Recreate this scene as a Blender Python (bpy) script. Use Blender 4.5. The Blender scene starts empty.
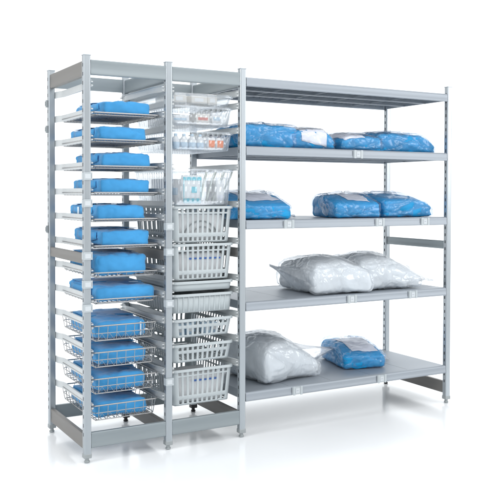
import bpy, math, random
from mathutils import Vector, Matrix, noise
from mathutils.bvhtree import BVHTree
random.seed(7)
S = bpy.context.scene
C = S.collection
A = 0.4361          # bay pitch of the two towers
L = 1.4956          # length of the shelving bay
D = 0.5986          # rack depth
X2 = 2 * A
X3 = X2 + L

# ------------------------------------------------------------------ materials
def node_mat(name):
    m = bpy.data.materials.new(name); m.use_nodes = True
    nt = m.node_tree
    return m, nt, nt.nodes['Principled BSDF'], nt.nodes['Material Output']

def principled(name, col, metal=0.0, rough=0.5, spec=0.5, bump=0.0, bscale=60.0, var=0.0, vscale=8.0, stretch=(1, 1, 1), sheen=0.0, detail=4.0):
    m, nt, b, out = node_mat(name)
    b.inputs['Base Color'].default_value = (*col, 1)
    b.inputs['Metallic'].default_value = metal
    b.inputs['Roughness'].default_value = rough
    b.inputs['Specular IOR Level'].default_value = spec
    if sheen:
        b.inputs['Sheen Weight'].default_value = sheen
    tc = nt.nodes.new('ShaderNodeTexCoord')
    mp = nt.nodes.new('ShaderNodeMapping'); mp.inputs['Scale'].default_value = stretch
    nt.links.new(tc.outputs['Object'], mp.inputs['Vector'])
    if var:
        n = nt.nodes.new('ShaderNodeTexNoise'); n.inputs['Scale'].default_value = vscale; n.inputs['Detail'].default_value = 5
        nt.links.new(mp.outputs['Vector'], n.inputs['Vector'])
        r = nt.nodes.new('ShaderNodeMapRange')
        r.inputs['From Min'].default_value = .3; r.inputs['From Max'].default_value = .7
        r.inputs['To Min'].default_value = 1 - var; r.inputs['To Max'].default_value = 1 + var
        nt.links.new(n.outputs['Fac'], r.inputs['Value'])
        mx = nt.nodes.new('ShaderNodeMix'); mx.data_type = 'RGBA'; mx.blend_type = 'MULTIPLY'
        mx.inputs['Factor'].default_value = 1
        mx.inputs['A'].default_value = (*col, 1)
        nt.links.new(r.outputs['Result'], mx.inputs['B'])
        nt.links.new(mx.outputs['Result'], b.inputs['Base Color'])
        rr = nt.nodes.new('ShaderNodeMapRange')
        rr.inputs['To Min'].default_value = max(rough - .08, .02); rr.inputs['To Max'].default_value = rough + .08
        nt.links.new(n.outputs['Fac'], rr.inputs['Value'])
        nt.links.new(rr.outputs['Result'], b.inputs['Roughness'])
    if bump:
        n2 = nt.nodes.new('ShaderNodeTexNoise'); n2.inputs['Scale'].default_value = bscale; n2.inputs['Detail'].default_value = detail
        nt.links.new(mp.outputs['Vector'], n2.inputs['Vector'])
        bp = nt.nodes.new('ShaderNodeBump'); bp.inputs['Strength'].default_value = bump; bp.inputs['Distance'].default_value = .004
        nt.links.new(n2.outputs['Fac'], bp.inputs['Height'])
        nt.links.new(bp.outputs['Normal'], b.inputs['Normal'])
    return m

def clear_mat(name, tint, diff, gloss, rough=.08, crinkle=0.0, scale=18.0, edge=.35, dcol=(.85, .88, .92)):
    """thin clear plastic: mostly see-through, with a milky part and a glossy part"""
    m, nt, b, out = node_mat(name)
    nt.nodes.remove(b)
    N = nt.nodes.new; K = nt.links.new
    tr = N('ShaderNodeBsdfTransparent'); tr.inputs['Color'].default_value = (*tint, 1)
    df = N('ShaderNodeBsdfDiffuse'); df.inputs['Color'].default_value = (*dcol, 1)
    gl = N('ShaderNodeBsdfGlossy'); gl.inputs['Color'].default_value = (.95, .97, 1, 1); gl.inputs['Roughness'].default_value = rough
    lw = N('ShaderNodeLayerWeight'); lw.inputs['Blend'].default_value = .35
    m1 = N('ShaderNodeMath'); m1.operation = 'MULTIPLY_ADD'; m1.inputs[1].default_value = edge; m1.inputs[2].default_value = diff
    K(lw.outputs['Facing'], m1.inputs[0])
    m2 = N('ShaderNodeMath'); m2.operation = 'MULTIPLY_ADD'; m2.inputs[1].default_value = .4; m2.inputs[2].default_value = gloss
    m2.use_clamp = True
    K(lw.outputs['Fresnel'], m2.inputs[0])
    x1 = N('ShaderNodeMixShader'); K(m1.outputs[0], x1.inputs['Fac']); K(tr.outputs[0], x1.inputs[1]); K(df.outputs[0], x1.inputs[2])
    x2 = N('ShaderNodeMixShader'); K(m2.outputs[0], x2.inputs['Fac']); K(x1.outputs[0], x2.inputs[1]); K(gl.outputs[0], x2.inputs[2])
    K(x2.outputs[0], out.inputs['Surface'])
    if crinkle:
        tc = N('ShaderNodeTexCoord')
        n1 = N('ShaderNodeTexNoise'); n1.inputs['Scale'].default_value = scale; n1.inputs['Detail'].default_value = 6; n1.inputs['Distortion'].default_value = 1.2
        try: n1.noise_type = 'RIDGED_MULTIFRACTAL'
        except Exception: pass
        K(tc.outputs['Object'], n1.inputs['Vector'])
        bp = N('ShaderNodeBump'); bp.inputs['Strength'].default_value = crinkle; bp.inputs['Distance'].default_value = .012
        K(n1.outputs[0], bp.inputs['Height'])
        K(bp.outputs['Normal'], gl.inputs['Normal']); K(bp.outputs['Normal'], df.inputs['Normal'])
    return m

M = {}
M['floor'] = principled('white_floor', (.90, .925, .945), rough=.15, spec=.42, var=.01, vscale=1.5)
M['sweep'] = principled('white_sweep', (.88, .90, .91), rough=.6, spec=.2, var=.005, vscale=1.0)
M['post'] = principled('anodised_aluminium', (.40, .44, .47), metal=.75, rough=.32, var=.04, vscale=6, stretch=(4, 4, .4))
M['beam'] = principled('satin_beam_metal', (.27, .31, .33), metal=.35, rough=.5, var=.05, vscale=5, stretch=(.6, .6, 8))
M['sidebeam'] = principled('shaded_brownish_beam_metal', (.205, .20, .192), metal=.25, rough=.5, var=.05, vscale=5, stretch=(8, .6, 8))  # brownish beam metal with the side beams' shade put into its colour
M['shelfm'] = principled('shelf_metal', (.31, .345, .385), metal=.35, rough=.45, var=.04, vscale=5, stretch=(.6, 6, 6))
M['rail'] = principled('rail_metal', (.58, .61, .62), metal=.3, rough=.45, var=.05, vscale=12)
M['slot'] = principled('slot_shadow', (.10, .11, .12), rough=.7)
M['footg'] = principled('foot_grey', (.33, .36, .37), metal=.3, rough=.45, var=.05)
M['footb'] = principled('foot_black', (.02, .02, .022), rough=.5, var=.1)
M['clip'] = principled('label_plastic', (.43, .475, .50), rough=.4, spec=.5, var=.03)
M['paper'] = principled('label_paper', (.54, .58, .61), rough=.6, var=.02)
M['ink'] = principled('label_ink', (.34, .38, .44), rough=.6)
M['wire'] = principled('chromed_wire', (.40, .40, .40), metal=.9, rough=.28, var=.05)
M['cloth'] = principled('blue_wrap', (.056, .295, .60), rough=.85, spec=.15, bump=.5, bscale=30, var=.10, vscale=12, sheen=.25)
M['cloth2'] = principled('deep_blue_wrap', (.006, .285, .60), rough=.5, spec=.3, bump=.5, bscale=20, var=.12, vscale=9)
M['tape'] = principled('pale_tape', (.62, .74, .84), rough=.5, var=.03)
M['basket'] = principled('grey_basket_plastic', (.46, .51, .53), rough=.42, spec=.35, var=.03, vscale=8)
M['clearb'] = clear_mat('clear_basket_plastic', (.965, .975, .98), .035, .03, rough=.06, edge=.14)
M['film'] = clear_mat('clear_bag_film', (.985, .99, 1), .014, .028, rough=.18, crinkle=.2, scale=24, edge=.07)
M['filmw'] = clear_mat('milky_bag_film', (.985, .99, .995), .15, .04, rough=.13, crinkle=.25, scale=20, edge=.24, dcol=(.86, .90, .94))
M['linen'] = principled('white_linen', (.65, .70, .74), rough=.75, bump=.3, bscale=14, var=.08, vscale=6)
M['white'] = principled('white_pack_paper', (.80, .82, .84), rough=.5, var=.03)
M['palelabel'] = principled('pale_lilac_paper', (.76, .79, .87), rough=.55, bump=.2, bscale=25, var=.05)
M['cyan'] = principled('cyan_print', (.10, .55, .68), rough=.5, var=.04)
M['paleblue'] = principled('pale_blue_plastic', (.50, .66, .80), rough=.3, spec=.5, var=.06, vscale=20)
M['orange'] = principled('orange_label', (.86, .19, .02), rough=.5, var=.04)
M['dark'] = principled('dark_cap', (.06, .07, .10), rough=.4, var=.1)
M['blueprint'] = principled('blue_print', (.07, .19, .56), rough=.5, var=.04)
M['red'] = principled('red_print', (.62, .16, .12), rough=.5, var=.04)
M['tube'] = principled('pale_tubing', (.55, .60, .57), rough=.3, spec=.5, var=.05, vscale=20)
M['cream'] = principled('cream_carton', (.74, .72, .68), rough=.6, var=.04)

# ------------------------------------------------------------------ mesh builder
class MB:
    def __init__(s): s.v = []; s.f = []; s.mi = []; s.m = 0
    def add(s, vs, fs):
        o = len(s.v); s.v += [tuple(v) for v in vs]
        s.f += [tuple(o + i for i in f) for f in fs]; s.mi += [s.m] * len(fs)
    def box(s, x0, x1, y0, y1, z0, z1):
        s.add([(x0, y0, z0), (x1, y0, z0), (x1, y1, z0), (x0, y1, z0), (x0, y0, z1), (x1, y0, z1), (x1, y1, z1), (x0, y1, z1)],
              [(0, 3, 2, 1), (4, 5, 6, 7), (0, 1, 5, 4), (1, 2, 6, 5), (2, 3, 7, 6), (3, 0, 4, 7)])
    def tube(s, pts, r, n=6, caps=True, closed=False):
        pts = [Vector(p) for p in pts]; rings = []
        k = len(pts); up = None
        for i, p in enumerate(pts):
            a = pts[i - 1] if (i > 0 or closed) else p
            b = pts[(i + 1) % k] if (i < k - 1 or closed) else p
            t = (b - a).normalized()
            if up is None:
                ref = Vector((0, 0, 1)) if abs(t.z) < .9 else Vector((1, 0, 0))
                up = (ref - t * ref.dot(t)).normalized()
            else:
                up = (up - t * up.dot(t)).normalized()
            sd = t.cross(up)
            rings.append([p + (up * math.cos(2 * math.pi * j / n) + sd * math.sin(2 * math.pi * j / n)) * r for j in range(n)])
        vs = [v for rg in rings for v in rg]; fs = []
        for i in range(k if closed else k - 1):
            i2 = (i + 1) % k
            for j in range(n):
                j2 = (j + 1) % n
                fs.append((i * n + j, i2 * n + j, i2 * n + j2, i * n + j2)[::-1])
        if caps and not closed:
            fs.append(tuple(range(n))[::-1]); fs.append(tuple((k - 1) * n + j for j in range(n)))
        s.add(vs, fs)
    def lathe(s, prof, x, y, n=20):
        vs = []; fs = []
        for r, z in prof:
            vs += [(x + r * math.cos(2 * math.pi * j / n), y + r * math.sin(2 * math.pi * j / n), z) for j in range(n)]
        for i in range(len(prof) - 1):
            for j in range(n):
                j2 = (j + 1) % n
                fs.append((i * n + j, i * n + j2, (i + 1) * n + j2, (i + 1) * n + j))
        fs.append(tuple(range(n))[::-1]); fs.append(tuple((len(prof) - 1) * n + j for j in range(n)))
        s.add(vs, fs)
    def prism(s, prof, mapf, t0, t1, closed=True):
        """extrude a closed 2-D profile [(p,q)] between t0 and t1 ; mapf(t,p,q) -> xyz"""
        n = len(prof)
        vs = [mapf(t0, *q) for q in prof] + [mapf(t1, *q) for q in prof]
        fs = [(i, (i + 1) % n, n + (i + 1) % n, n + i) for i in range(n)]
        fs += [tuple(range(n))[::-1], tuple(range(n, 2 * n))]
        s.add(vs, fs)
    def grid(s, rows, flip=False):
        o = len(s.v); nr = len(rows); nc = len(rows[0])
        s.v += [tuple(v) for r in rows for v in r]
        for i in range(nr - 1):
            for j in range(nc - 1):
                q = (o + i * nc + j, o + i * nc + j + 1, o + (i + 1) * nc + j + 1, o + (i + 1) * nc + j)
                s.f.append(q[::-1] if flip else q); s.mi.append(s.m)
    def build(s, name, mats, parent=None, smooth=35, bevel=0, loc=None, recalc=True, solid=0, weld=False):
        me = bpy.data.meshes.new(name)
        me.from_pydata(s.v, [], s.f)
        if not isinstance(mats, (list, tuple)): mats = [mats]
        for m in mats: me.materials.append(m)
        for p, i in zip(me.polygons, s.mi): p.material_index = i
        if recalc or weld:
            import bmesh
            bm = bmesh.new(); bm.from_mesh(me)
            if weld: bmesh.ops.remove_doubles(bm, verts=bm.verts, dist=1e-5)
            bmesh.ops.recalc_face_normals(bm, faces=bm.faces)
            bm.to_mesh(me); bm.free()
        if smooth:
            me.polygons.foreach_set('use_smooth', [True] * len(me.polygons))
            me.set_sharp_from_angle(angle=math.radians(smooth))
        o = bpy.data.objects.new(name, me); C.objects.link(o)
        if loc is not None: o.location = loc
        if parent is not None: o.parent = parent
        if solid:
            md = o.modifiers.new('Solidify', 'SOLIDIFY'); md.thickness = solid; md.offset = 1
        if bevel:
            md = o.modifiers.new('Bevel', 'BEVEL'); md.width = bevel; md.segments = 2; md.limit_method = 'ANGLE'; md.angle_limit = math.radians(40)
            md.harden_normals = False
        return o

def tag(o, label, cat, group=None):
    o['label'] = label; o['category'] = cat
    if group: o['group'] = group
    return o
def thing(name, label, cat, loc=(0, 0, 0), rz=0, group=None):
    o = bpy.data.objects.new(name, None); C.objects.link(o); o.empty_display_size = .05
    o.location = loc; o.rotation_euler = (0, 0, rz)
    return tag(o, label, cat, group)
def copy_obj(o, parent, loc=None):
    c = o.copy(); C.objects.link(c); c.parent = parent
    if loc is not None: c.location = loc
    return c

# ------------------------------------------------------------------ setting
# a white studio sweep: flat floor in front, curving up behind the rack
FWD = Vector((math.sin(.5214), math.cos(.5214), 0)); RGT = Vector((FWD.y, -FWD.x, 0)); ORI = Vector((1.2, .3, 0))
def sw(a, d, z): return ORI + RGT * a + FWD * d + Vector((0, 0, z))
D0, RS, HW = 3.4, 2.2, 10
fl = MB(); fl.grid([[sw(-HW, -9, 0), sw(HW, -9, 0)], [sw(-HW, D0, 0), sw(HW, D0, 0)]])
floor = fl.build('floor', M['floor'], smooth=0); floor['kind'] = 'structure'
bd = MB(); rows = []
for i in range(17):
    a = math.pi / 2 * i / 16; rows.append([sw(-HW, D0 + RS * math.sin(a), RS * (1 - math.cos(a))), sw(HW, D0 + RS * math.sin(a), RS * (1 - math.cos(a)))])
rows.append([sw(-HW, D0 + RS, 7), sw(HW, D0 + RS, 7)])
bd.grid(rows); backdrop = bd.build('backdrop', M['sweep'], smooth=60, recalc=False); backdrop['kind'] = 'structure'

# ------------------------------------------------------------------ rack
rack = thing('storage_rack', 'silver grey metal rack with two narrow basket towers and a wide five shelf bay', 'storage rack')
PW, PD = .018, .017   # post half sizes
PZ0, PZ1 = .030, 2.0

def make_post_mesh():
    """rounded post with slotted faces left and right and a groove down the front"""
    b = MB(); r = .006
    prof = []
    def arc(cx, cy, a0, n=4):
        for i in range(n + 1):
            a = math.radians(a0 + 90 * i / n); prof.append((cx + r * math.cos(a), cy + r * math.sin(a)))
    # start lower right going counter clockwise
    arc(PW - r, -PD + r, -90); arc(PW - r, PD - r, 0); arc(-PW + r, PD - r, 90)
    arc(-PW + r, -PD + r, 180)
    n = len(prof)
    right = (4, 5); left = (14, 15)        # index pairs of the flat side faces
    for i in range(n):
        j = (i + 1) % n
        if (i, j) in (right, left): continue
        p, q = prof[i], prof[j]
        b.add([(*p, PZ0), (*q, PZ0), (*q, PZ1), (*p, PZ1)], [(0, 1, 2, 3)])
    b.add([(*p, PZ0) for p in prof], [tuple(range(n))[::-1]])
    pitch = .13275 / 3; zs = []
    z = 1.955
    while z > .1: zs.append(z); z -= pitch
    zs = zs[::-1]; sw, sh = .0042, .009
    for sx in (1, -1):
        x = sx * PW; y0, y1 = -PD + r, PD - r
        cuts = [PZ0]
        for z in zs: cuts += [z - sh, z + sh]
        cuts.append(PZ1)
        for k in range(len(cuts) - 1):
            za, zb = cuts[k], cuts[k + 1]
            if k % 2 == 0:
                b.add([(x, y0, za), (x, y1, za), (x, y1, zb), (x, y0, zb)], [(0, 1, 2, 3)])
            else:
                b.add([(x, y0, za), (x, -sw, za), (x, -sw, zb), (x, y0, zb)], [(0, 1, 2, 3)])
                b.add([(x, sw, za), (x, y1, za), (x, y1, zb), (x, sw, zb)], [(0, 1, 2, 3)])
                xi = x - sx * .005
                b.m = 1
                o = [(x, -sw, za), (x, sw, za), (x, sw, zb), (x, -sw, zb)]; q = [(xi, v[1], v[2]) for v in o]
                b.add(o + q, [(4, 5, 6, 7), (0, 1, 5, 4), (1, 2, 6, 5), (2, 3, 7, 6), (3, 0, 4, 7)])
                b.m = 0
    return b
pm = make_post_mesh()
post0 = pm.build('post', [M['post'], M['slot']], rack, smooth=0, recalc=False)
def cap_mb():
    b = MB(); b.box(-PW - .001, PW + .001, -PD - .001, PD + .001, PZ1, PZ1 + .006); return b
cap0 = cap_mb().build('end_cap', M['post'], post0, bevel=.002)
def foot_mb():
    b = MB()
    b.box(-PW - .0015, PW + .0015, -PD - .0015, PD + .0015, .024, .046)
    b.lathe([(.010, .008), (.010, .028)], 0, 0)
    b.lathe([(.012, 0), (.014, .003), (.014, .008), (.010, .013)], 0, 0)
    return b
foot0 = foot_mb().build('foot', M['footg'], post0, bevel=.003)
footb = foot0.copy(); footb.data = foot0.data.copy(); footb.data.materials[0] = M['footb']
posts = {}
first = True
for i, x in enumerate((0, A, X2, X3)):
    for j, y in enumerate((0, D)):
        if first:
            p = post0; first = False
        else:
            p = copy_obj(post0, rack)
            copy_obj(cap0, p)
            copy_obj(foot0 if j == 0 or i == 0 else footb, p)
        p.location = (x, y, 0)
        posts[(i, j)] = p

# beams: a shallow channel with lips; profile in (depth, height)
def beam_profile(h, t=.022):
    e = .005
    return [(-t / 2 + .004, 0), (t / 2, 0), (t / 2, h), (-t / 2 + .004, h), (-t / 2, h - .004), (-t / 2, h - .014), (-t / 2 + .0014, h - .018),
            (-t / 2 + .0014, .018), (-t / 2, .014), (-t / 2, .004)]
def beam_x(x0, x1, y, z0, h, flip=False):
    b = MB(); s = -1 if flip else 1
    b.prism(beam_profile(h), lambda t, p, q: (t, y + s * p, z0 + q), x0 + PW + .0005, x1 - PW - .0005)
    return b.build('cross_beam', M['beam'], rack, smooth=30)
def beam_y(x, z0, h, flip=False, mat='sidebeam'):
    b = MB(); s = -1 if flip else 1
    b.prism(beam_profile(h), lambda t, p, q: (x + s * p, t, z0 + q), PD + .0005, D - PD - .0005)
    return b.build('side_beam', M[mat], rack, smooth=30)
for x0, x1 in ((0, A), (A, X2)):
    for y, fl_ in ((-.003, False), (D + .003, True)):
        beam_x(x0, x1, y, 1.909, .073, fl_)
        beam_x(x0, x1, y, .072, .076, fl_)
for i, x in enumerate((0, A, X2, X3)):
    if i < 3: beam_y(x, 1.904, .076, mat='beam' if i else 'sidebeam')  # plain beam metal where better lit, the shade-coloured one elsewhere
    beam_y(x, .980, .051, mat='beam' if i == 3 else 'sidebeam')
    beam_y(x, .060, .074)

# shelves
rnd = random.Random(3)
def make_shelf(zt, name='shelf'):
    """sheet metal shelf: front and rear bullnose rims, side rims, cross panels with joints"""
    b = MB(); xa, xb = X2 + PW + .002, X3 - PW - .002
    h = .050
    # front/rear rim profile (outward depth, height below top)
    prof = [(0, -h + .004), (.004, -h), (.012, -h), (.015, -h + .004), (.015, -h + .012), (.013, -h + .016), (.013, -.016)]
    for k in range(6):
        a = math.radians(90 * k / 5); prof.append((.001 + .012 * math.cos(a), -.012 + .012 * math.sin(a)))
    prof += [(-.012, 0), (-.012, -.003), (0, -.006)]
    b.prism(prof, lambda t, p, q: (t, -p - .002, zt + q), xa, xb)
    b.prism(prof, lambda t, p, q: (t, D + p + .002, zt + q), xa, xb)
    # side rims
    for x0, x1 in ((xa + .001, xa + .004), (xb - .004, xb - .001)):
        b.box(x0, x1, .0125, D - .0125, zt - .046, zt - .002)
    # five top panels with narrow joints, each with two stiffening ribs below
    n = 5; w = (xb - xa) / n
    for k in range(n):
        p0, p1 = xa + k * w + .0012 + (.004 if k == 0 else 0), xa + (k + 1) * w - .0012 - (.004 if k == n - 1 else 0)
        b.box(p0, p1, .0125, D - .0125, zt - .004, zt - .0012)
        m_ = 7; st = (p1 - p0 - .002) / (m_ - 1)
        for e in range(m_): b.box(p0 + e * st, p0 + e * st + .002, .014, D - .014, zt - (.040 if e in (0, m_ - 1) else .032), zt - .0045)
    # two long stiffeners below the panels
    for y in (.19, .39): b.box(xa + .005, xb - .005, y, y + .016, zt - .046, zt - .0405)
    return b.build(name, M['shelfm'], rack, smooth=30)
SZ = [1.960, 1.587, 1.184, .737, .243]
shelves = [make_shelf(z) for z in SZ]

# small label holders
def label_holder(name, w, h, parent, pos, tabs=True):
    b = MB(); t = .004
    b.m = 0; b.box(-w / 2, w / 2, -t, 0, -h / 2, h / 2)
    if tabs:
        b.box(-w / 2 + .004, -w / 2 + .018, -t - .003, -t - .0005, -h / 2 - .004, h / 2 + .003)
        b.box(w / 2 - .018, w / 2 - .004, -t - .003, -t - .0005, -h / 2 - .004, h / 2 + .003)
    b.m = 1; b.box(-w / 2 + .021, w / 2 - .021, -t - .0015, -t - .0003, -h / 2 + .006, h / 2 - .008)
    b.m = 2
    b.box(-w / 2 + .027, w / 2 - .030, -t - .0022, -t - .0016, -.002, .001)
    return b.build(name, [M['clip'], M['paper'], M['ink']], parent, loc=pos, bevel=.0012)
for k, xs in ((1, (1.645,)), (2, (1.165, 1.81, 2.165)), (3, (1.605, 2.07)), (4, (1.225, 1.83))):
    for x in xs:
        label_holder('label_holder', .070, .042, shelves[k], (x, -.0185, SZ[k] - .026))
def post_clip(parent, z):
    b = MB()
    b.m = 0
    b.box(-.0215, .0225, -.008 - PD, -PD - .001, -.019, .019)
    b.box(.0185, .0225, -PD, .006, -.018, .018); b.box(-.0225, -.0185, -PD, .006, -.018, .018)
    b.m = 1; b.box(-.016, .014, -.0091 - PD, -.0082 - PD, -.012, .011)
    b.m = 2; b.box(.016, .018, -.0091 - PD, -.0082 - PD, -.008, .012)
    return b.build('label_holder', [M['clip'], M['paper'], M['post']], parent, loc=(0, 0, z), bevel=.002)
for z in (1.412, 1.280, 1.022, .882, .765): post_clip(posts[(0, 0)], z)
for z in (1.158, 1.026, .760, .354): post_clip(posts[(1, 0)], z)
for z in (1.82, 1.68, 1.13):
    b = MB(); b.box(-PW - .012, -PW - .0006, -.006, .006, -.020, .020); b.box(-PW - .016, -PW - .0125, -.004, .004, -.012, .012)
    b.build('clip', M['footg'], posts[(0, 1)], loc=(0, 0, z), bevel=.0015)

# support rails: pressed channels that swing inward between the posts
def rail_mb(sgn):
    b = MB(); H = .034
    ys = [-.004, .03, .05, .065, .08, .10, .13, .20, .30, .40, .47, .50, .52, .535, .55, .57, D + .004]
    def off(y):
        e = min(y, D - y)
        t = min(max((e - .035) / .065, 0), 1); t = t * t * (3 - 2 * t)
        return .0188 + .016 * t
    prof = [(.011, 0), (0, 0), (0, H), (.009, H), (.009, H - .0015), (.0015, H - .0015), (.0015, .0015), (.011, .0015)]
    n = len(prof); vs = []; fs = []
    for y in ys:
        o = off(y)
        vs += [(sgn * (o + p), y, q) for p, q in prof]
    for i in range(len(ys) - 1):
        for j in range(n):
            j2 = (j + 1) % n; fs.append((i * n + j, i * n + j2, (i + 1) * n + j2, (i + 1) * n + j))
    fs += [tuple(range(n)), tuple((len(ys) - 1) * n + j for j in range(n))]
    b.add(vs, fs)
    # hooks at both ends
    for y in (-.004, D - .010):
        for z in (.004, .022): b.box(*sorted((sgn * .0225, sgn * .033)), y, y + .014, z, z + .006)
    return b
railL = rail_mb(1).build('support_rail', M['rail'], rack, smooth=40)
railR = rail_mb(-1).build('support_rail', M['rail'], rack, smooth=40)
PITCH = .1327
levels_left = [1.851 - PITCH * k for k in range(13)]          # underside of each rail
MIDN = [0, 1, 3, 6, 9, 12, 15, 16, 18, 20, 22]
levels_mid = [1.851 - PITCH / 2 * n for n in MIDN]
uL = uR = False
for x0, x1, lv in ((0, A, levels_left), (A, X2, levels_mid)):
    for z in lv:
        if not uL: railL.location = (x0, 0, z); uL = True
        else: copy_obj(railL, rack, (x0, 0, z))
        if not uR: railR.location = (x1, 0, z); uR = True
        else: copy_obj(railR, rack, (x1, 0, z))

# ------------------------------------------------------------------ wire trays and wire baskets (left tower)
def rounded_rect(x0, x1, y0, y1, r, n=4):
    pts = []
    for cx, cy, a0 in ((x1 - r, y0 + r, -90), (x1 - r, y1 - r, 0), (x0 + r, y1 - r, 90), (x0 + r, y0 + r, 180)):
        for i in range(n + 1):
            a = math.radians(a0 + 90 * i / n); pts.append((cx + r * math.cos(a), cy + r * math.sin(a)))
    return pts
TX0, TX1, TY0, TY1 = .037, A - .037, .020, .560
def flat_tray_parts(parent):
    b = MB(); b.tube([(x, y, .004) for x, y in rounded_rect(TX0, TX1, TY0, TY1, .02)], .0042, 8, closed=True)
    b.tube([(x, y, -.006) for x, y in rounded_rect(TX0 + .012, TX1 - .012, TY0 + .012, TY1 - .012, .02)], .003, 6, closed=True)
    b.build('rim', M['wire'], parent, smooth=60)
    w = MB(); n = 21
    for i in range(n):
        x = TX0 + .016 + (TX1 - TX0 - .032) * i / (n - 1)
        w.tube([(x, TY0 + .001, .004), (x, TY0 + .012, -.004), (x, TY1 - .012, -.004), (x, TY1 - .001, .004)], .0019, 5)
    for i in range(9):
        y = TY0 + .05 + (TY1 - TY0 - .1) * i / 8
        w.tube([(TX0 + .001, y, .004), (TX0 + .010, y, -.0085), (TX1 - .010, y, -.0085), (TX1 - .001, y, .004)], .0026, 6)
    w.build('wire_mesh', M['wire'], parent, smooth=60)
def wire_basket_parts(parent, depth, nx=13, ny=10, hw=7):
    t = .008; TX1 = A - (.047 if depth > .04 else .037)
    rims = MB(); rims.tube([(x, y, .002) for x, y in rounded_rect(TX0, TX1 - .0, TY0, TY1, .022)], .0038, 8, closed=True)
    rims.build('rim', M['wire'], parent, smooth=60)
    w = MB()
    x0, x1, y0, y1 = TX0 + .018, TX1 - .018, TY0 + .012, TY1 - .014
    w.tube([(x, y, -depth) for x, y in rounded_rect(x0, x1, y0, y1, .02)], .0028, 6, closed=True)
    if depth > .04:
        w.tube([(x, y, -depth * .5) for x, y in rounded_rect(x0 - t, x1 + t, y0 - t * .7, y1 + t * .7, .02)], .0022, 6, closed=True)
    for i in range(nx):
        x = x0 + .015 + (x1 - x0 - .03) * i / (nx - 1)
        up = i % 2 == 0
        pts = [(x, y0 + .002, -depth - .003), (x, y1 - .002, -depth - .003)]
        if up: pts = [(x, TY0, .002), (x, y0 - .003, -depth + .004), (x, y0 + .006, -depth - .003), (x, y1 - .006, -depth - .003), (x, y1 + .003, -depth + .004), (x, TY1, .002)]
        w.tube(pts, .0018, 5)
    for i in range(ny):
        y = y0 + .02 + (y1 - y0 - .04) * i / (ny - 1)
        w.tube([(TX0, y, .002), (x0 - .003, y, -depth + .004), (x0 + .006, y, -depth - .006), (x1 - .006, y, -depth - .006), (x1 + .003, y, -depth + .004), (TX1, y, .002)], .0020, 5)
    if depth > .04:
        nz_ = 14
        w.tube([(x0 + .012 + (x1 - x0 - .024) * i / nz_, y0 - .0035, -depth + .004 + (.030 if i % 2 else 0)) for i in range(nz_ + 1)], .0016, 5)
    w.build('wire_mesh', M['wire'], parent, smooth=60)
ORD = ['topmost', 'second', 'third', 'fourth', 'fifth', 'sixth', 'seventh', 'eighth', 'ninth', 'tenth', 'eleventh', 'lowest']
protos = {}
trays = []
for k in range(1, 13):
    z = levels_left[k] + .0075
    if k <= 6: kind, nm, cat, gr, dep = 'flat', 'wire_shelf', 'wire shelf', 'flat wire shelves in the left tower', 0
    elif k <= 8: kind, nm, cat, gr, dep = 'low', 'wire_tray', 'wire tray', 'shallow wire trays in the left tower', .018
    else: kind, nm, cat, gr, dep = 'deep', 'wire_basket', 'wire basket', 'deep wire baskets in the left tower', .072
    where = {1: 'flat chromed wire shelf topmost in the left tower', 12: 'deep chromed wire basket lowest in the left tower',
             7: 'shallow wire tray under the tallest blue pack, upper of the two', 8: 'shallow wire tray directly above the deep wire baskets',
             6: 'flat wire shelf lowest of its kind, just above the shallow trays', 9: 'deep wire basket uppermost of the four in the left tower'}.get(
             k, ('flat wire shelf ' if k < 9 else 'deep wire basket ') + ORD[k - 1 if k < 9 else k - 9] + (' from the top of the left tower' if k < 9 else ' of the four in the left tower'))
    t = thing(nm, where, cat, (0, 0, z), 0, gr)
    if kind not in protos:
        if kind == 'flat': flat_tray_parts(t)
        else: wire_basket_parts(t, dep, hw=7)
        protos[kind] = t
    else:
        for ch in list(protos[kind].children): copy_obj(ch, t)
    trays.append((t, z, dep))

# ------------------------------------------------------------------ soft packs
def crumple(q, tilt=1.0, ridge=1.0):
    """crumpled sheet: flat facets of random tilt that meet in creases"""
    d, pts = noise.voronoi(q)
    c = pts[0]; h = math.sin(c.x * 12.9898 + c.y * 78.233 + c.z * 37.719) * 43758.5453
    r1 = (h % 1) - .5; r2 = ((h * 1.37) % 1) - .5; r3 = ((h * 2.11) % 1) - .5
    e = q - c
    return tilt * (e.x * r1 + e.y * r2 + e.z * r3) - ridge * max(0, .22 - (d[1] - d[0])) * 1.2

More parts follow.
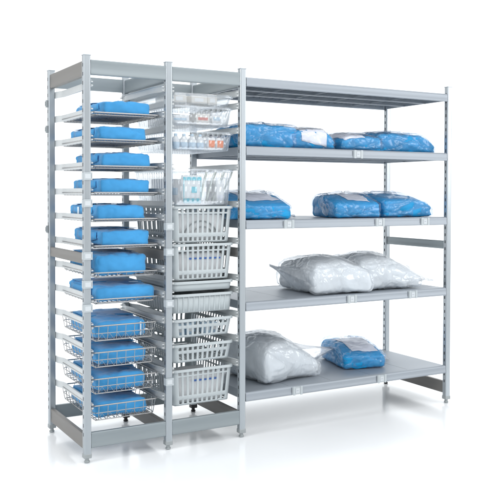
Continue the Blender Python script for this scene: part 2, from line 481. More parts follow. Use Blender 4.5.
def soft_box(hx, hy, hz, r, n=22, amp=.003, freq=9, seed=0, bulge=.0, flat_bottom=True, crease=0.0, sag=0.0, nz=None):
    """rounded box grid; base at z = 0"""
    b = MB(); off = Vector((seed * 7.13, seed * 3.71, seed * 1.37))
    def shape(p):
        P = Vector((p.x * hx, p.y * hy, p.z * hz))
        q = Vector((max(-(hx - r), min(hx - r, P.x)), max(-(hy - r), min(hy - r, P.y)), max(-(hz - r), min(hz - r, P.z))))
        d = P - q
        d = d.normalized() if d.length > 1e-9 else Vector((0, 0, 1))
        R = q + d * r
        nn = noise.noise(R * freq + off) * amp + noise.noise(R * freq * 2.7 + off) * amp * .5
        if crease:
            nn += (noise.turbulence(R * freq * 1.3 + off, 3, True) - .5) * crease
        R += d * nn
        if bulge:
            bx = 1 - p.x * p.x; by = 1 - p.y * p.y
            if p.z > 0: R.z += bulge * bx * by * p.z
            R.x += math.copysign(bulge * .5, p.x) * abs(p.x) * by * (1 - p.z * p.z) ; R.y += math.copysign(bulge * .5, p.y) * abs(p.y) * bx * (1 - p.z * p.z)
        if sag and p.z > 0: R.z -= sag * (abs(p.x) ** 4)
        if flat_bottom: R.z = max(R.z, -hz)
        R.z += hz
        return R
    nz = nz or max(6, n // 3)
    def side(axis, sgn, n1, n2):
        rows = []
        for i in range(n1 + 1):
            row = []
            for j in range(n2 + 1):
                # cluster samples near the edges
                u = -math.cos(math.pi * i / n1); v = -math.cos(math.pi * j / n2)
                u = .5 * u + .5 * (-1 + 2 * i / n1); v = .5 * v + .5 * (-1 + 2 * j / n2)
                row.append(shape(Vector((sgn, u, v)) if axis == 0 else Vector((u, sgn, v)) if axis == 1 else Vector((u, v, sgn))))
            rows.append(row)
        b.grid(rows, flip=(sgn < 0))
    for s_ in (-1, 1):
        side(0, s_, n, nz); side(1, s_, n, nz); side(2, s_, n, n)
    return b
# pack outlines: (x0, x1, height, depth, y front, yaw, kind)
PK = [(.092, .345, .064, .40, .035, 2.5), (.070, .325, .068, .42, .035, 2.0), (.090, .352, .070, .41, .035, 1.5), (.080, .345, .070, .41, .035, 1.5),
      (.066, .318, .072, .43, .035, 1.0), (.085, .347, .078, .42, .035, 1.0), (.058, .336, .106, .42, .035, .5), (.062, .378, .078, .46, .035, .5),
      (.066, .336, .088, .44, .045, 0), (.068, .336, .082, .42, .045, 0), (.066, .334, .082, .44, .045, 0), (.066, .340, .080, .44, .045, 0)]
look = ['neat slim', 'slim', 'creased', 'smooth', 'pale taped', 'plump', 'tallest', 'widest', 'taped', 'low', 'low', 'lowest']
for k in range(12):
    t, z, dep = trays[k]
    x0, x1, h, dy, yf, yaw = PK[k]
    zb = z - (.0 if dep == 0 else dep) + (.0005 if dep == 0 else .0005)
    amp = .004 + .001 * (k % 3)
    holder = 'flat wire shelf' if k < 6 else 'shallow wire tray' if k < 8 else 'deep wire basket'
    if k < 6: lb = 'light blue cloth wrapped pack on the %s flat wire shelf of the left tower' % ORD[k]
    elif k == 6: lb = 'tallest blue cloth wrapped pack, on the upper shallow wire tray'
    elif k == 7: lb = 'widest blue cloth wrapped pack, on the shallow wire tray above the wire baskets'
    else: lb = 'blue cloth wrapped pack lying in the %s deep wire basket' % ['uppermost', 'second', 'third', 'lowest'][k - 8]
    p = thing('wrapped_pack', lb, 'wrapped pack', ((x0 + x1) / 2, yf + dy / 2, zb + .0018), math.radians(yaw), 'blue wrapped packs in the left tower')
    hx, hy = (x1 - x0) / 2, dy / 2
    r = .011 if k < 6 else .022
    sb = soft_box(hx, hy, h / 2, r, 34, amp, 11, k + 1, bulge=.004 if k < 6 else .008, crease=.010 if k in (2, 5, 6) else .006, sag=.004)
    vv = []
    for v in sb.v:
        P = Vector(v); rad = Vector(((P.x / hx) ** 3, (P.y / hy) ** 3, ((P.z - h / 2) / (h / 2)) ** 3))
        if rad.length > 1e-6: rad.normalize()
        P += rad * (crumple(Vector((P.x * 8, P.y * 6, P.z * 13)) + Vector((k * 2.7, k, 0)), 1, .6) * (.008, .013, .010)[k % 3] + crumple(Vector((P.x * 20, P.y * 14, P.z * 26)) + Vector((k * 1.7, k, 4)), 1, .5) * .0025)
        vv.append((P.x, P.y, max(0, P.z)))
    sb.v = vv
    sb.build('wrap', M['cloth'], p, smooth=60, weld=True)
    # the wrap's tucked end flap on the left face and the fold on top
    f = MB()
    rows = []
    for i in range(9):
        u = -1 + 2 * i / 8
        yy = u * hy * .70
        lowz = h * (.10 + .30 * abs(u))
        rows.append([(-hx - .0035 + .001 * noise.noise(Vector((k, u * 3, 1))), yy, lowz), (-hx - .005 + .0015 * noise.noise(Vector((k, u * 3, 2))), yy, h * .55), (-hx - .003, yy * .98, h * .86)])
    f.grid(rows)
    f.build('end_flap', M['cloth'], p, smooth=60, solid=.0005)
    f = MB(); rows = []
    for i in range(15):
        u = -1 + 2 * i / 14
        rows.append([(u * hx * .93, yy_, h + .0018 + .004 * (1 - u * u) * (1 - (yy_ / hy) ** 2) + .0015 * noise.noise(Vector((u * 4, yy_ * 20, k)))) for yy_ in (-hy * (.25 + .1 * u), -hy * .05, hy * .3, hy * .6, hy * .88)])
    f.grid(rows)
    f.build('top_fold', M['cloth'], p, smooth=60, solid=.0016)
    if k in (4,):
        b = MB(); b.box(-hx - .0085, -hx - .0068, hy * .2, hy * .32, .012, h - .012); b.build('tape', M['tape'], p)
    if k in (8,):
        b = MB(); b.box(hx * .70, hx * .76, -hy - .0075, -hy - .0055, .006, h - .012); b.build('tape', M['tape'], p, bevel=.0005)
    if k in (7,):
        b = MB(); b.box(hx * .25, hx * .55, -hy * .75, -hy * .68, h + .012, h + .0132); b.build('tape', M['tape'], p)

# ------------------------------------------------------------------ plastic baskets (middle tower)
BW, BY0, BY1 = .352, .030, .560
def basket_parts(parent, depth, mat, kind):
    """tapered basket with one continuous wall strip; the holes are real"""
    W = BW; Ln = BY1 - BY0; r = .022; tp = .006 if kind == 'solid' else .014
    front_n, side_n = 10, 15
    # wall breakpoints along the perimeter, as (kind, values)
    if kind == 'solid': rows = [(0, 1, False)]
    elif kind == 'clear': rows = [(0, .78, 0), (.78, .92, 1), (.92, 1, 0)] if depth > .07 else [(0, 1, 0)]
    elif depth > .15: rows = [(0, .05, 0), (.05, .155, 1), (.155, .22, 0), (.22, .27, 0), (.27, .80, 2), (.80, .845, 0), (.845, .945, 1), (.945, 1, 0)]
    elif depth > .07: rows = [(0, .13, 0), (.13, .50, 1), (.50, .68, 0), (.68, .86, 1), (.86, 1, 0)]
    else: rows = [(0, .2, 0), (.2, .7, 1), (.7, 1, 0)]
    ts = [rr[0] for rr in rows] + [1.0]
    cols = []      # list of (point-function param s, hole flag of the cell that follows)
    def straight(n, length, sidx):
        pitch = length / n; hw = pitch * .56
        out = [((sidx, 0.0), 0)]
        for i in range(n):
            c = (i + .5) * pitch
            out.append(((sidx, (c - hw / 2) / length), 1)); out.append(((sidx, (c + hw / 2) / length), 0))
        return out
    seq = []
    for sidx, n in ((0, front_n), (1, side_n), (2, front_n), (3, side_n)):
        ln = (W if sidx % 2 == 0 else Ln) - 2 * r
        seq += straight(n, ln, sidx)
        for i in range(5): seq.append(((sidx, 1.0 + i / 4.0), 0)) if i < 4 else None
    def P(s, t, o=0.0):
        sidx, u = s
        ins = tp * (1 - t) - o
        x0, x1, y0, y1 = -W / 2 + ins, W / 2 - ins, BY0 + ins, BY1 - ins
        cs = [(x0 + r, y0), (x1, y0 + r), (x1 - r, y1), (x0, y1 - r)]
        ce = [(x1 - r, y0), (x1, y1 - r), (x0 + r, y1), (x0, y0 + r)]
        if u <= 1:
            a, b_ = cs[sidx], ce[sidx]
            return (a[0] + (b_[0] - a[0]) * u, a[1] + (b_[1] - a[1]) * u, -depth * (1 - t))
        cc = [(x1 - r, y0 + r), (x1 - r, y1 - r), (x0 + r, y1 - r), (x0 + r, y0 + r)][sidx]
        an = math.radians(-90 + 90 * sidx + 90 * (u - 1))
        return (cc[0] + r * math.cos(an), cc[1] + r * math.sin(an), -depth * (1 - t))
    b = MB(); nc = len(seq)
    for s, _ in seq:
        for t in ts: b.v.append(P(s, t))
    nt = len(ts)
    for i in range(nc):
        i2 = (i + 1) % nc
        for j in range(nt - 1):
            if seq[i][1] and rows[j][2]: continue
            b.f.append((i * nt + j, i2 * nt + j, i2 * nt + j + 1, i * nt + j + 1)); b.mi.append(0)
    # floor
    gx, gy = (9, 14)
    x0, x1, y0, y1 = -W / 2 + tp, W / 2 - tp, BY0 + tp, BY1 - tp
    if kind == 'solid':
        b.add([(x, y, -depth) for x, y in rounded_rect(x0, x1, y0, y1, r, 4)], [tuple(range(20))])
    else:
        def cuts(a, c, n):
            w = (c - a - .03) / n; o = [a]
            for i in range(n): o += [a + .015 + i * w + w * .22, a + .015 + i * w + w * .78]
            return o + [c]
        xs, ys = cuts(x0 + .006, x1 - .006, gx), cuts(y0 + .006, y1 - .006, gy)
        base = len(b.v)
        for y in ys:
            for x in xs: b.v.append((x, y, -depth))
        for i in range(len(ys) - 1):
            for j in range(len(xs) - 1):
                if i % 2 and j % 2: continue
                k = base + i * len(xs) + j
                b.f.append((k, k + 1, k + 1 + len(xs), k + len(xs))); b.mi.append(0)
    if kind == 'solid' and depth > .07:
        for s, hole in seq:
            if hole: b.tube([P(s, .06, .003), P(s, .90, .003)], .0018, 5)
    body = b.build('body', mat, parent, smooth=40, solid=.0024)
    rm = MB(); rp = []
    base = rounded_rect(-W / 2, W / 2, BY0, BY1, r, 5)
    def ring(e, z): return [(x, y, z) for x, y in rounded_rect(-W / 2 - e, W / 2 + e, BY0 - e, BY1 + e, r + e, 5)]
    rings = [ring(.0003, -.004), ring(.0003, .0025), ring(.009, .0025), ring(.011, 0), ring(.011, -.011), ring(.0085, -.011), ring(.0085, -.004)]
    n = len(rings[0]); o = 0
    rm.v = [v for rg in rings for v in rg]
    for i in range(len(rings)):
        for j in range(n):
            i2 = (i + 1) % len(rings); j2 = (j + 1) % n
            rm.f.append((i * n + j, i * n + j2, i2 * n + j2, i2 * n + j)); rm.mi.append(0)
    rm.build('rim', mat, parent, smooth=40)
DEP = [.05, .095, .095, .19, .19, .19, .048, .095, .095, .095, .19]
KND = ['clear', 'clear', 'clear', 'clear', 'slot', 'slot', 'solid', 'solid', 'slot', 'slot', 'slot']
BLAB = ['shallow clear plastic basket topmost in the middle tower', 'clear plastic basket second from top in the middle tower',
        'clear plastic basket holding bottles with orange labels', 'deep clear plastic basket holding tubing and a cyan printed pouch',
        'deep grey slotted basket directly below the clear baskets', 'deep grey slotted basket with a blue band showing, above the thin solid tray',
        'thin solid grey plastic tray, shallowest in the middle tower', 'solid walled grey plastic tray with ribs, below the thin tray',
        'shallow grey slotted basket with pale blue packets inside', 'shallow grey slotted basket, empty, just above the lowest basket',
        'deep grey slotted basket lowest in the middle tower']
bp = {}
baskets = []
CXM = A * 1.5
for i in range(11):
    clear = i < 4
    z = levels_mid[i] + .0045
    nm = 'plastic_tray' if KND[i] == 'solid' else 'plastic_basket'
    t = thing(nm, BLAB[i], 'tray' if KND[i] == 'solid' else 'basket', (CXM, 0, z), 0, 'plastic baskets in the middle tower')
    key = (clear, DEP[i], KND[i])
    if key not in bp:
        basket_parts(t, DEP[i], M['clearb'] if clear else M['basket'], KND[i]); bp[key] = t
    else:
        for ch in list(bp[key].children):
            c = copy_obj(ch, t)
    baskets.append((t, z, DEP[i], z - DEP[i] + .0026))

# ---------------------------------------------------------------- things in the baskets
def rbox(name, mat, parent, hx, hy, hz, r=.004, seed=1, amp=.0008, n=10, loc=None):
    o = soft_box(hx, hy, hz, min(r, hx * .9, hy * .9, hz * .9), n, amp, 20, seed, nz=8).build(name, mat, parent, smooth=50, weld=True)
    if loc is not None: o.location = loc
    return o
# basket 3: bottles
zb = baskets[2][3]
bx = [.518, .566, .614, .662]
for i, x in enumerate(bx):
    t = thing('bottle', 'pale blue plastic bottle in the clear basket, %s of the four from the left post' % ['first', 'second', 'third', 'fourth'][i], 'bottle', (x, .085, zb), .1 * i, 'pale blue bottles in the clear basket')
    b = MB(); b.lathe([(.017, 0), (.021, .003), (.021, .034), (.0205, .037)], 0, 0); b.build('bottle_body', M['paleblue'], t, smooth=50)
    b = MB(); b.lathe([(.0205, .0372), (.021, .04), (.020, .052), (.014, .064), (.008, .069)], 0, 0); b.build('bottle_neck', M['white'], t, smooth=50)
    b = MB(); b.lathe([(.009, .0692), (.009, .080), (.0075, .082)], 0, 0); b.build('cap', M['paleblue'], t, smooth=50)
for i, x in enumerate((.716, .768)):
    t = thing('bottle', 'white bottle with orange label in the clear basket, %s' % ['left of the two', 'right of the two'][i], 'bottle', (x, .066, zb), 0, 'orange labelled bottles')
    rbox('bottle_body', M['white'], t, .0225, .014, .032, .006, i + 3)
    b = MB(); b.box(-.018, .018, -.0158, -.0146, .012, .050); b.build('orange_label', M['orange'], t, bevel=.0004)
    b = MB(); b.lathe([(.008, .0645), (.008, .078), (.006, .080)], 0, 0); b.build('cap', M['dark'], t, smooth=50)
for i, (x, y) in enumerate(((.53, .2), (.60, .22), (.67, .21), (.74, .2))):
    t = thing('carton', 'white carton behind the bottles in the clear basket, %s of the row' % ['first', 'second', 'third', 'last'][i], 'carton', (x, y, zb), .05 * i, 'white cartons behind the bottles')
    rbox('box', M['white'], t, .030, .045, .03, .003, i + 11)
    b = MB(); b.box(-.024, .024, -.0468, -.0458, .020, .040); b.build('print_band', M['paleblue'], t)
# basket 4: pouch, tubing, cartons
zb = baskets[3][3]
t = thing('sterile_pouch', 'white pouch with cyan print standing at the front of the deep clear basket', 'pouch', (.602, .068, zb), .04)
o = soft_box(.060, .010, .078, .008, 16, .002, 18, 5).build('pouch', M['white'], t, smooth=60, weld=True)
b = MB()
b.box(-.056, .056, -.0145, -.0135, .128, .146); b.box(-.054, .050, -.0145, -.0135, .006, .032)
b.box(-.006, .026, -.0145, -.0135, .062, .094); b.box(-.054, -.050, -.0145, -.0135, .036, .126); b.box(.050, .053, -.0145, -.0135, .036, .126)
b.build('cyan_print', M['cyan'], t, bevel=.0003)
for i in range(10):
    x = .655 + i * .0125; y = .075 + (i % 3) * .03
    t = thing('tubing_pack', 'pale grey green tubing leaning in the deep clear basket, one of a sheaf', 'tubing', (x, y, zb), 0, 'tubing sheaf in the deep clear basket')
    lean = .035 + .005 * i
    b = MB(); b.tube([(0, 0, .005), (lean * .4, .004, .07), (lean, .008, .145 + .004 * (i % 4)), (lean + .012, .012, .175)], .0052, 8)
    b.build('tube', M['tube'], t, smooth=60)
    b = MB(); b.tube([(lean + .012, .012, .1752), (lean + .015, .013, .187)], .0068, 8); b.build('connector', M['white'], t, smooth=60)
t = thing('carton', 'white carton at the right end of the deep clear basket', 'carton', (.775, .13, zb), -.1)
rbox('box', M['white'], t, .022, .08, .065, .004, 31); b = MB(); b.box(-.015, .015, -.0816, -.0806, .02, .05); b.build('print_band', M['palelabel'], t)
t = thing('carton', 'large white carton at the back of the deep clear basket', 'carton', (.64, .40, zb), .05)
rbox('box', M['white'], t, .10, .07, .07, .004, 33); b = MB(); b.box(-.07, .0, -.0716, -.0706, .05, .09); b.build('print_band', M['paleblue'], t)
# baskets 1 and 2: small cartons
zb = baskets[0][3]
for i, (x, y, w, d, h) in enumerate(((.55, .12, .035, .05, .026), (.65, .10, .045, .04, .022), (.74, .16, .03, .06, .03), (.60, .30, .06, .08, .03))):
    t = thing('carton', 'cream carton lying in the topmost shallow clear basket, %s' % ['left front', 'middle front', 'right and tallest', 'at the back'][i], 'carton', (x, y, zb), .2 * (i - 1.5), 'cream cartons in the topmost basket')
    rbox('box', M['cream'], t, w, d, h, .003, i + 41)
    b = MB(); b.box(-w * .6, w * .5, -d - .0016, -d - .0008, h * .5, h * 1.3); b.build('print_band', M['white'], t)
zb = baskets[1][3]
for i, (x, y, w, d, h) in enumerate(((.55, .14, .05, .07, .024), (.67, .11, .04, .05, .030), (.76, .18, .03, .09, .036), (.60, .36, .08, .09, .036))):
    t = thing('carton', 'carton in the second clear basket, %s' % ['low white one at left', 'cream with a red stripe', 'tall white one at right', 'large one at the back'][i], 'carton', (x, y, zb), .12 * (i - 1.5), 'cartons in the second clear basket')
    rbox('box', M['cream'] if i in (1, 3) else M['white'], t, w, d, h, .003, i + 51)
    b = MB(); b.box(-w * .7, w * .7, -d - .0016, -d - .0008, h * .8, h * 1.3); b.build('print_band', M['red'] if i == 1 else M['paleblue'], t)
# basket 5: pouches with a coil of tube; basket 6 and 11: pouches with blue band
def pouch_stack(bi, lab, band=None, mat='white', h=.16, n=4):
    zb = baskets[bi][3]
    for i in range(n):
        y = .085 + i * .075
        t = thing('sterile_pouch', '%s, %s' % (lab, ['frontmost', 'second from the front', 'third from the front', 'at the back'][i]), 'pouch', (CXM + .004 * (i % 2), y, zb), .03 * (i - 1), 'pouches in grey basket %s' % ['a', 'b', 'c', 'd'][bi % 4] if False else None)
        o = soft_box(.138, .016, h / 2, .012, 16, .004, 16, bi * 10 + i, crease=.004).build('pouch', M[mat], t, smooth=60, weld=True)
        if band and i == 0:
            b = MB(); b.box(band[0], band[1], -.0225, -.0212, band[2], band[3]); b.build('blue_band', M['blueprint'], t)
pouch_stack(4, 'white pouch upright in the deep grey basket below the clear baskets', None, 'white', .145)
pouch_stack(5, 'white pouch upright in the deep grey basket above the thin tray', (-.075, .120, .104, .113), 'white', .135)
pouch_stack(10, 'white pouch upright in the lowest grey basket', (-.05, .105, .112, .121), 'white', .140)
t = thing('tubing_coil', 'grey coiled tube at the front of the deep grey basket below the clear baskets', 'tubing', (CXM, .059, baskets[4][3] + .004))
b = MB()
b.tube([(.105 * math.cos(a / 20 * math.pi), .0, .10 * math.sin(a / 20 * math.pi) + .006) for a in range(21)], .004, 8)
b.tube([(.070 * math.cos(a / 20 * math.pi) + .01, .0, .07 * math.sin(a / 20 * math.pi) + .006) for a in range(21)], .003, 8)
b.build('tube', M['footg'], t, smooth=60)
zb = baskets[8][3]
for i, (x, y) in enumerate(((.55, .10), (.60, .11), (.70, .10), (.745, .105), (.65, .18))):
    t = thing('packet', 'pale blue packet in the shallow grey basket, %s' % ['leftmost', 'second from left', 'third from left', 'rightmost', 'behind the others'][i], 'packet', (x, y, zb), .1 * (i - 2), 'pale blue packets')
    rbox('packet_wrap', M['paleblue'], t, .02, .03, .030, .006, 61 + i, .002)
    b = MB(); b.box(-.012, .012, -.0325, -.0314, .02, .045); b.build('paper_label', M['white'], t)

# ------------------------------------------------------------------ bagged packs on the shelves
def bag_film(parent, hx, hy, hz, seed, tails=(), wf=None, mat='film', grow=.007, n=72, r=.028, bulge=.012):
    b = soft_box(hx + grow, hy + grow, hz + grow * .75, min(r, hz * .7), n, .004, 12, seed, bulge=bulge, crease=0, sag=.006, nz=22)
    vv = []
    for v in b.v:
        P = Vector(v); q = Vector((P.x * 8, P.y * 9, P.z * 13)) + Vector((seed, 0, 0))
        q += Vector((noise.noise(q * .6), noise.noise(q * .6 + Vector((9, 0, 0))), noise.noise(q * .6 + Vector((0, 7, 0))))) * .8
        c = crumple(q) * .020 + crumple(q * 2.0) * .006 + crumple(q * 4.6) * .001
        rad = Vector((P.x / hx, P.y / hy, (P.z - hz) / hz)); rad = Vector((rad.x ** 3, rad.y ** 3, rad.z ** 3))
        if rad.length > 1e-6: rad.normalize()
        P += rad * c
        if wf: P.z *= wf(max(-hx, min(hx, P.x)), P.y)
        vv.append((P.x, P.y, max(P.z, .0006)))
    b.v = vv
    for (dx, dy, w0, w1, ln, zr, sd) in tails:
        # a loose end: a rippled flattened sleeve that narrows to its tip
        d = Vector((dx, dy, 0)).normalized(); sdv = Vector((-d.y, d.x, 0))
        start = Vector((d.x * (hx + grow * .2), d.y * (hy + grow * .2), 0))
        for lay in (1, -1):
            rows = []
            for i in range(13):
                t = i / 12; row = []
                w = w0 + (w1 - w0) * t ** .8
                for j in range(17):
                    s_ = -1 + 2 * j / 16
                    thick = hz * .75 * (1 - t) ** 1.6 * (1 - s_ * s_) ** .5
                    z = hz * .9 * (1 - t) + zr * t + lay * thick
                    z += .010 * noise.noise(Vector((s_ * 3 + sd, t * 3, lay * 2 + seed))) * (.4 + t) + .006 * math.sin(s_ * 9 + seed + t * 4) * (.3 + .7 * t)
                    z = max(z, .002)
                    row.append(start + d * (ln * t + .012 * noise.noise(Vector((s_ * 4, seed, 3))) * t) + sdv * (s_ * w) + Vector((0, 0, z)))
                rows.append(row)
            b.grid(rows)
    return b.build('bag_film', M[mat], parent, smooth=70)
def bagged_pack(label, x0, x1, y0, y1, z, h, yaw, seed, tails=(), toplabel=None, group=None, wedge=0.0, wx=0.0):
    hx, hy = (x1 - x0) / 2, (y1 - y0) / 2
    def wf(x, y):
        t = min(max((y + hy) / (1.15 * hy), 0), 1); f = 1 - wedge * (1 - t) ** 1.3
        t = min(max((abs(x) / hx - .45) / .55, 0), 1) if x * wx > 0 else 0
        return f * (1 - abs(wx) * t ** 1.4)
    def ztop(x, y, dz, wob):
        z_ = (h + .004) * wf(x, y) + .010 * (1 - (x / hx) ** 2) * max(0, 1 - (y / hy) ** 2)
        return (x, y - (wob + .004 if dz < 0 else 0), max(z_ + dz + (wob if dz == 0 else 0) + .004, .006))
    t = thing('bagged_pack', label, 'bagged pack', ((x0 + x1) / 2, (y0 + y1) / 2, z + .001), math.radians(yaw), group)
    wb = soft_box(hx, hy, h / 2, min(.026, h * .34), 44, .006, 10, seed, bulge=.008, crease=.006, sag=.008, nz=16)
    vv = []
    for v in wb.v:
        P = Vector(v); rad = Vector(((P.x / hx) ** 3, (P.y / hy) ** 3, ((P.z - h / 2) / (h / 2)) ** 3))
        if rad.length > 1e-6: rad.normalize()
        P += rad * crumple(Vector((P.x * 9, P.y * 9, P.z * 12)) + Vector((seed * 3, 1, 0)), 1, .8) * .013
        vv.append((P.x, P.y, max(0, P.z * wf(max(-hx, min(hx, P.x)), P.y))))
    wb.v = vv
    wb.build('wrap', M['cloth2'], t, smooth=60, weld=True)
    if toplabel:
        # a pale folded sheet lying on the wrap; its outline is a skewed quad (u, v per corner), the edge may hang over the front
        q4 = toplabel; tree = BVHTree.FromPolygons([Vector(v) for v in wb.v], wb.f)
        f = MB(); rows = []; n_ = 26
        for i in range(n_ + 1):
            a = i / n_; row = []
            for j in range(n_ + 1):
                c = j / n_
                u = (q4[0][0] * (1 - a) + q4[1][0] * a) * (1 - c) + (q4[3][0] * (1 - a) + q4[2][0] * a) * c
                v = (q4[0][1] * (1 - a) + q4[1][1] * a) * (1 - c) + (q4[3][1] * (1 - a) + q4[2][1] * a) * c
                u += .05 * noise.noise(Vector((c * 4, seed, 0))) * (1 if a > .5 else -1); v += .02 * noise.noise(Vector((a * 3, seed, 5)))
                lift = .0022 + .003 * max(0, noise.noise(Vector((u * 4, v * 4, seed))))
                if v >= -.93:
                    o_, d_ = Vector((u * hx, v * hy, .5)), Vector((0, 0, -1))
                else:
                    zz = h * wf(u * hx, -hy) * max(.06, 1 - (-.93 - v) * 2.2); o_, d_ = Vector((u * hx, -1, zz)), Vector((0, 1, 0))
                hit = tree.ray_cast(o_, d_)[0]
                if hit is None: hit = Vector((u * hx, max(v, -1) * hy, h * .9))
                row.append(hit - d_ * lift)
            rows.append(row)
        f.grid(rows); f.build('paper_sheet', M['palelabel'], t, smooth=60, solid=.0008)
    bag_film(t, hx, hy, h / 2, seed + 50, tails, wf)
    return t
G1 = 'blue packs in clear bags on the shelves'
z2, z3, z4, z5 = [SZ[k] + .0 for k in (1, 2, 3, 4)]
bagged_pack('blue pack in a clear bag behind the tower post on the upper loaded shelf', .905, 1.27, .05, .42, z2, .126, 1, 1, [(1, .1, .12, .05, .05, .03, 1)], None, G1)
bagged_pack('bagged blue pack under a pale white sheet, second from tower, upper loaded shelf', 1.24, 1.53, .04, .44, z2, .118, -3, 2, [(1, 0, .10, .05, .05, .02, 2)], [(-.6, -1.20), (.55, -1.34), (.75, .4), (-.8, .5)], G1, .1, .5)
bagged_pack('glossy bagged blue pack above the label holder of the upper loaded shelf', 1.565, 1.88, .05, .40, z2, .098, 5, 3, [(-1, -.2, .10, .06, .05, .03, 3)], [(-.9, -1.02), (.1, -.98), (.4, .4), (-.9, .3)], G1, .12, -.25)
bagged_pack('bagged blue pack rightmost on the upper loaded shelf', 1.90, 2.345, .08, .48, z2, .124, -4, 4, [(1, -.15, .12, .03, .08, .008, 4)], None, G1, .1, .62)
bagged_pack('bagged blue pack with white sheet beside the tower post on the middle shelf', .86, 1.235, .035, .46, z3, .142, -9, 5, [(1, .15, .12, .02, .14, .008, 5)], [(-.25, -.72), (.80, -.60), (.35, .30), (-.55, .25)], G1, .45)
bagged_pack('wide low bagged blue pack with white sheet in the centre of the middle shelf', 1.565, 1.875, .04, .36, z3, .135, -6, 6, [(-1, -.2, .05, .03, .03, .08, 6)], [(-.35, -.70), (.55, -.86), (.7, .4), (-.45, .5)], G1, .36)
bagged_pack('bagged blue pack with a crumpled end, rightmost on the middle shelf', 1.90, 2.30, .06, .46, z3, .140, 2, 7, [(1, .5, .10, .03, .10, .008, 8)], None, G1, .25, .42)
t = bagged_pack('blue pack in a clear bag with white printed sheet on the lowest shelf', 1.741, 2.021, .143, .543, z5, .130, -13, 8, [(1, .2, .12, .05, .13, .004, 9), (-1, .6, .10, .04, .08, .02, 10)], [(-.45, -.72), (.75, -.80), (.85, .70), (-.6, .75)], G1, .34)
b = MB(); random.seed(5)
for i in range(4): b.box(-.06 + i * .022, -.044 + i * .022 + .003 * (i % 2), .055, .062, .1555, .1562)
b.build('print_mark', M['ink'], t)

def linen_bag(label, cx, cy, z, hx, hy, h, yaw, seed, tails, slope=(0, 0, 0)):
    t = thing('linen_bag', label, 'bag', (cx, cy, z + .001), math.radians(yaw), 'white bags on the lower shelves')
    # a stack of folded linen: boxy, with softly pinched edges
    def form(v, g, cr):
        x, y, z = v
        u, w_ = x / hx, y / hy
        e = max(0, 1 - abs(u) ** 4) * max(0, 1 - abs(w_) ** 4)
        top = 1 - slope[0] * max(0, u * slope[1] + w_ * slope[2]) ** 1.5
        zz = z / h
        pin = 1 - .09 * (2 * zz - 1) ** 2 * (1 - .6 * abs(u * w_)) + .07 * abs(u * w_) ** 3
        P = Vector((x * pin, y * pin, z * top * (.84 + .16 * e ** .5)))
        return P
    b = soft_box(hx, hy, h / 2, min(.034, h * .22), 56, .006, 6, seed, bulge=.016, crease=.007, nz=16)
    vv = []
    for v in b.v:
        P = form(v, 1, 0); rad = Vector(((P.x / hx) ** 3, (P.y / hy) ** 3, ((P.z - h / 2) / (h / 2)) ** 3))
        if rad.length > 1e-6: rad.normalize()
        q = Vector((P.x * 6, P.y * 6, P.z * 8)) + Vector((seed, 3, 1))
        P += rad * (crumple(q) * .016 + crumple(q * 2.4) * .006 - .004)
        vv.append((P.x, P.y, max(P.z, 0)))
    b.v = vv
    b.build('linen', M['linen'], t, smooth=70, weld=True)
    f = soft_box(hx + .007, hy + .007, h / 2 + .005, min(.034, h * .22), 100, .006, 6, seed, bulge=.018, crease=0, nz=36)
    vv = []
    for v in f.v:
        P = form(v, 1, 0)
        q = Vector((P.x * 8, P.y * 8, P.z * 9)) + Vector((seed * 1.7, 0, 0))
        q += Vector((noise.noise(q * .6), noise.noise(q * .6 + Vector((9, 0, 0))), noise.noise(q * .6 + Vector((0, 5, 0))))) * .9
        c = crumple(q * .8) * .018 + crumple(q * 1.7, 1, .9) * .009 + crumple(q * 3.8, 1, .7) * .003
        rad = Vector((P.x / hx, P.y / hy, (P.z - h / 2) / (h / 2))); rad = Vector((rad.x ** 3, rad.y ** 3, rad.z ** 3))
        if rad.length > 1e-6: rad.normalize()
        P += rad * c
        vv.append((P.x, P.y, max(P.z, .0006)))
    f.v = vv
    for (dx, dy, w0, w1, ln, z0, zr, sd) in tails:
        d = Vector((dx, dy, 0)).normalized(); sdv = Vector((-d.y, d.x, 0))
        start = Vector((d.x * hx * .93, d.y * hy * .93, 0))
        for lay in (1, -1):
            rows = []
            for i in range(17):
                tt = i / 16; row = []
                w = w0 + (w1 - w0) * tt ** .8
                for j in range(21):
                    s_ = -1 + 2 * j / 20
                    th = z0 * .9 * (1 - tt) ** 1.5 * max(1 - s_ * s_, 0) ** .5
                    zz = z0 * (1 - tt) + zr * tt + lay * th + .010 * noise.noise(Vector((s_ * 3 + sd, tt * 3, lay))) + .005 * math.sin(s_ * 10 + tt * 3 + sd)
                    row.append(start + d * (ln * tt) + sdv * (s_ * w) + Vector((0, 0, max(zz, .003))))
                rows.append(row)
            f.grid(rows)
    f.build('bag_film', M['filmw'], t, smooth=70)
    return t
linen_bag('large white linen bag in the centre of the fourth shelf, corner lifted to the left', 1.585, .235, z4, .195, .225, .195, -4, 11, [(-1, .15, .16, .012, .17, .08, .16, 1)], (.30, 1, .1))
linen_bag('white linen bag rightmost on the fourth shelf with a pointed end to the right', 1.965, .26, z4, .225, .205, .200, -3, 12, [(1, -.25, .16, .015, .22, .08, .03, 2)], (.42, 1, -.2))
linen_bag('bulky white linen bag beside the tower post on the lowest shelf', 1.235, .31, z5, .205, .215, .235, 10, 13, [(1, -.05, .17, .02, .36, .09, .10, 3)], (.50, 1, -.1))

# ------------------------------------------------------------------ light
w = bpy.data.worlds.new('World'); S.world = w; w.use_nodes = True
nt = w.node_tree; bg = nt.nodes['Background']
bg.inputs['Strength'].default_value = .88
bg.inputs['Color'].default_value = (1, 1, 1, 1)

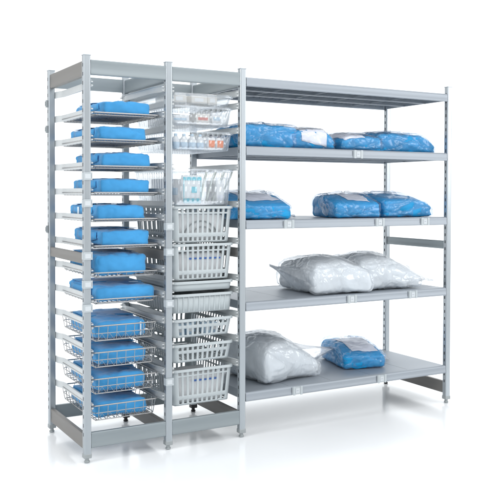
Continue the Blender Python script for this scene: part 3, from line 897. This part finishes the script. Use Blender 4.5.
def area(name, loc, target, sx, sy, power, col=(1, 1, 1)):
    l = bpy.data.lights.new(name, 'AREA'); l.shape = 'RECTANGLE'; l.size = sx; l.size_y = sy; l.energy = power; l.color = col
    o = bpy.data.objects.new(name, l); C.objects.link(o); o.location = loc
    o.rotation_euler = (Vector(target) - Vector(loc)).to_track_quat('-Z', 'Y').to_euler()
    return o
area('key_softbox', (5.6, -4.6, 2.4), (1.1, .2, 1.0), 2.4, 2.2, 85)
area('front_floor_fill', (.9, -3.4, 4.0), (1.0, -.5, 0), 4.2, 2.0, 65)  # fill added to lighten the floor shadow in front of and under the rack
area('side_softbox', (-4.4, -1.2, 2.5), (.6, .3, 1.1), 2.4, 2.4, 95)
area('backdrop_light', sw(-3.2, 2.6, 5.4), sw(-2.8, 5.6, 2.2), 5.5, 1.4, 150)
area('backdrop_light', sw(3.2, 2.6, 5.4), sw(2.8, 5.6, 2.2), 5.5, 1.4, 150)
area('top_softbox', (1.0, -.4, 4.6), (1.0, .3, 1.0), 3.6, 2.0, 40, (.96, .98, 1))

# ------------------------------------------------------------------ camera
cd = bpy.data.cameras.new('camera'); cam = bpy.data.objects.new('camera', cd); C.objects.link(cam); S.camera = cam
yaw, pitch, roll = .5214, .0203, .0021
fwv = Vector((math.sin(yaw) * math.cos(pitch), math.cos(yaw) * math.cos(pitch), -math.sin(pitch)))
rt = Vector((math.cos(yaw), -math.sin(yaw), 0)); up = rt.cross(fwv)
r2 = rt * math.cos(roll) + up * math.sin(roll); u2 = -rt * math.sin(roll) + up * math.cos(roll)
mat = Matrix((r2, u2, -fwv)).transposed().to_4x4(); mat.translation = Vector((-1.3083, -3.8868, 1.33))
cam.matrix_world = mat
cd.sensor_width = 36; cd.lens = 820.58 * 36 / 500; cd.shift_y = -40.05 / 500
cd.clip_start = .05; cd.clip_end = 300

S.view_settings.view_transform = 'Standard'; S.view_settings.look = 'None'
S.view_settings.exposure = 0; S.view_settings.gamma = 1
S.render.engine = 'CYCLES'
S.cycles.transparent_max_bounces = 32
S.cycles.max_bounces = 8
S.render.resolution_x = 1024; S.render.resolution_y = 1024
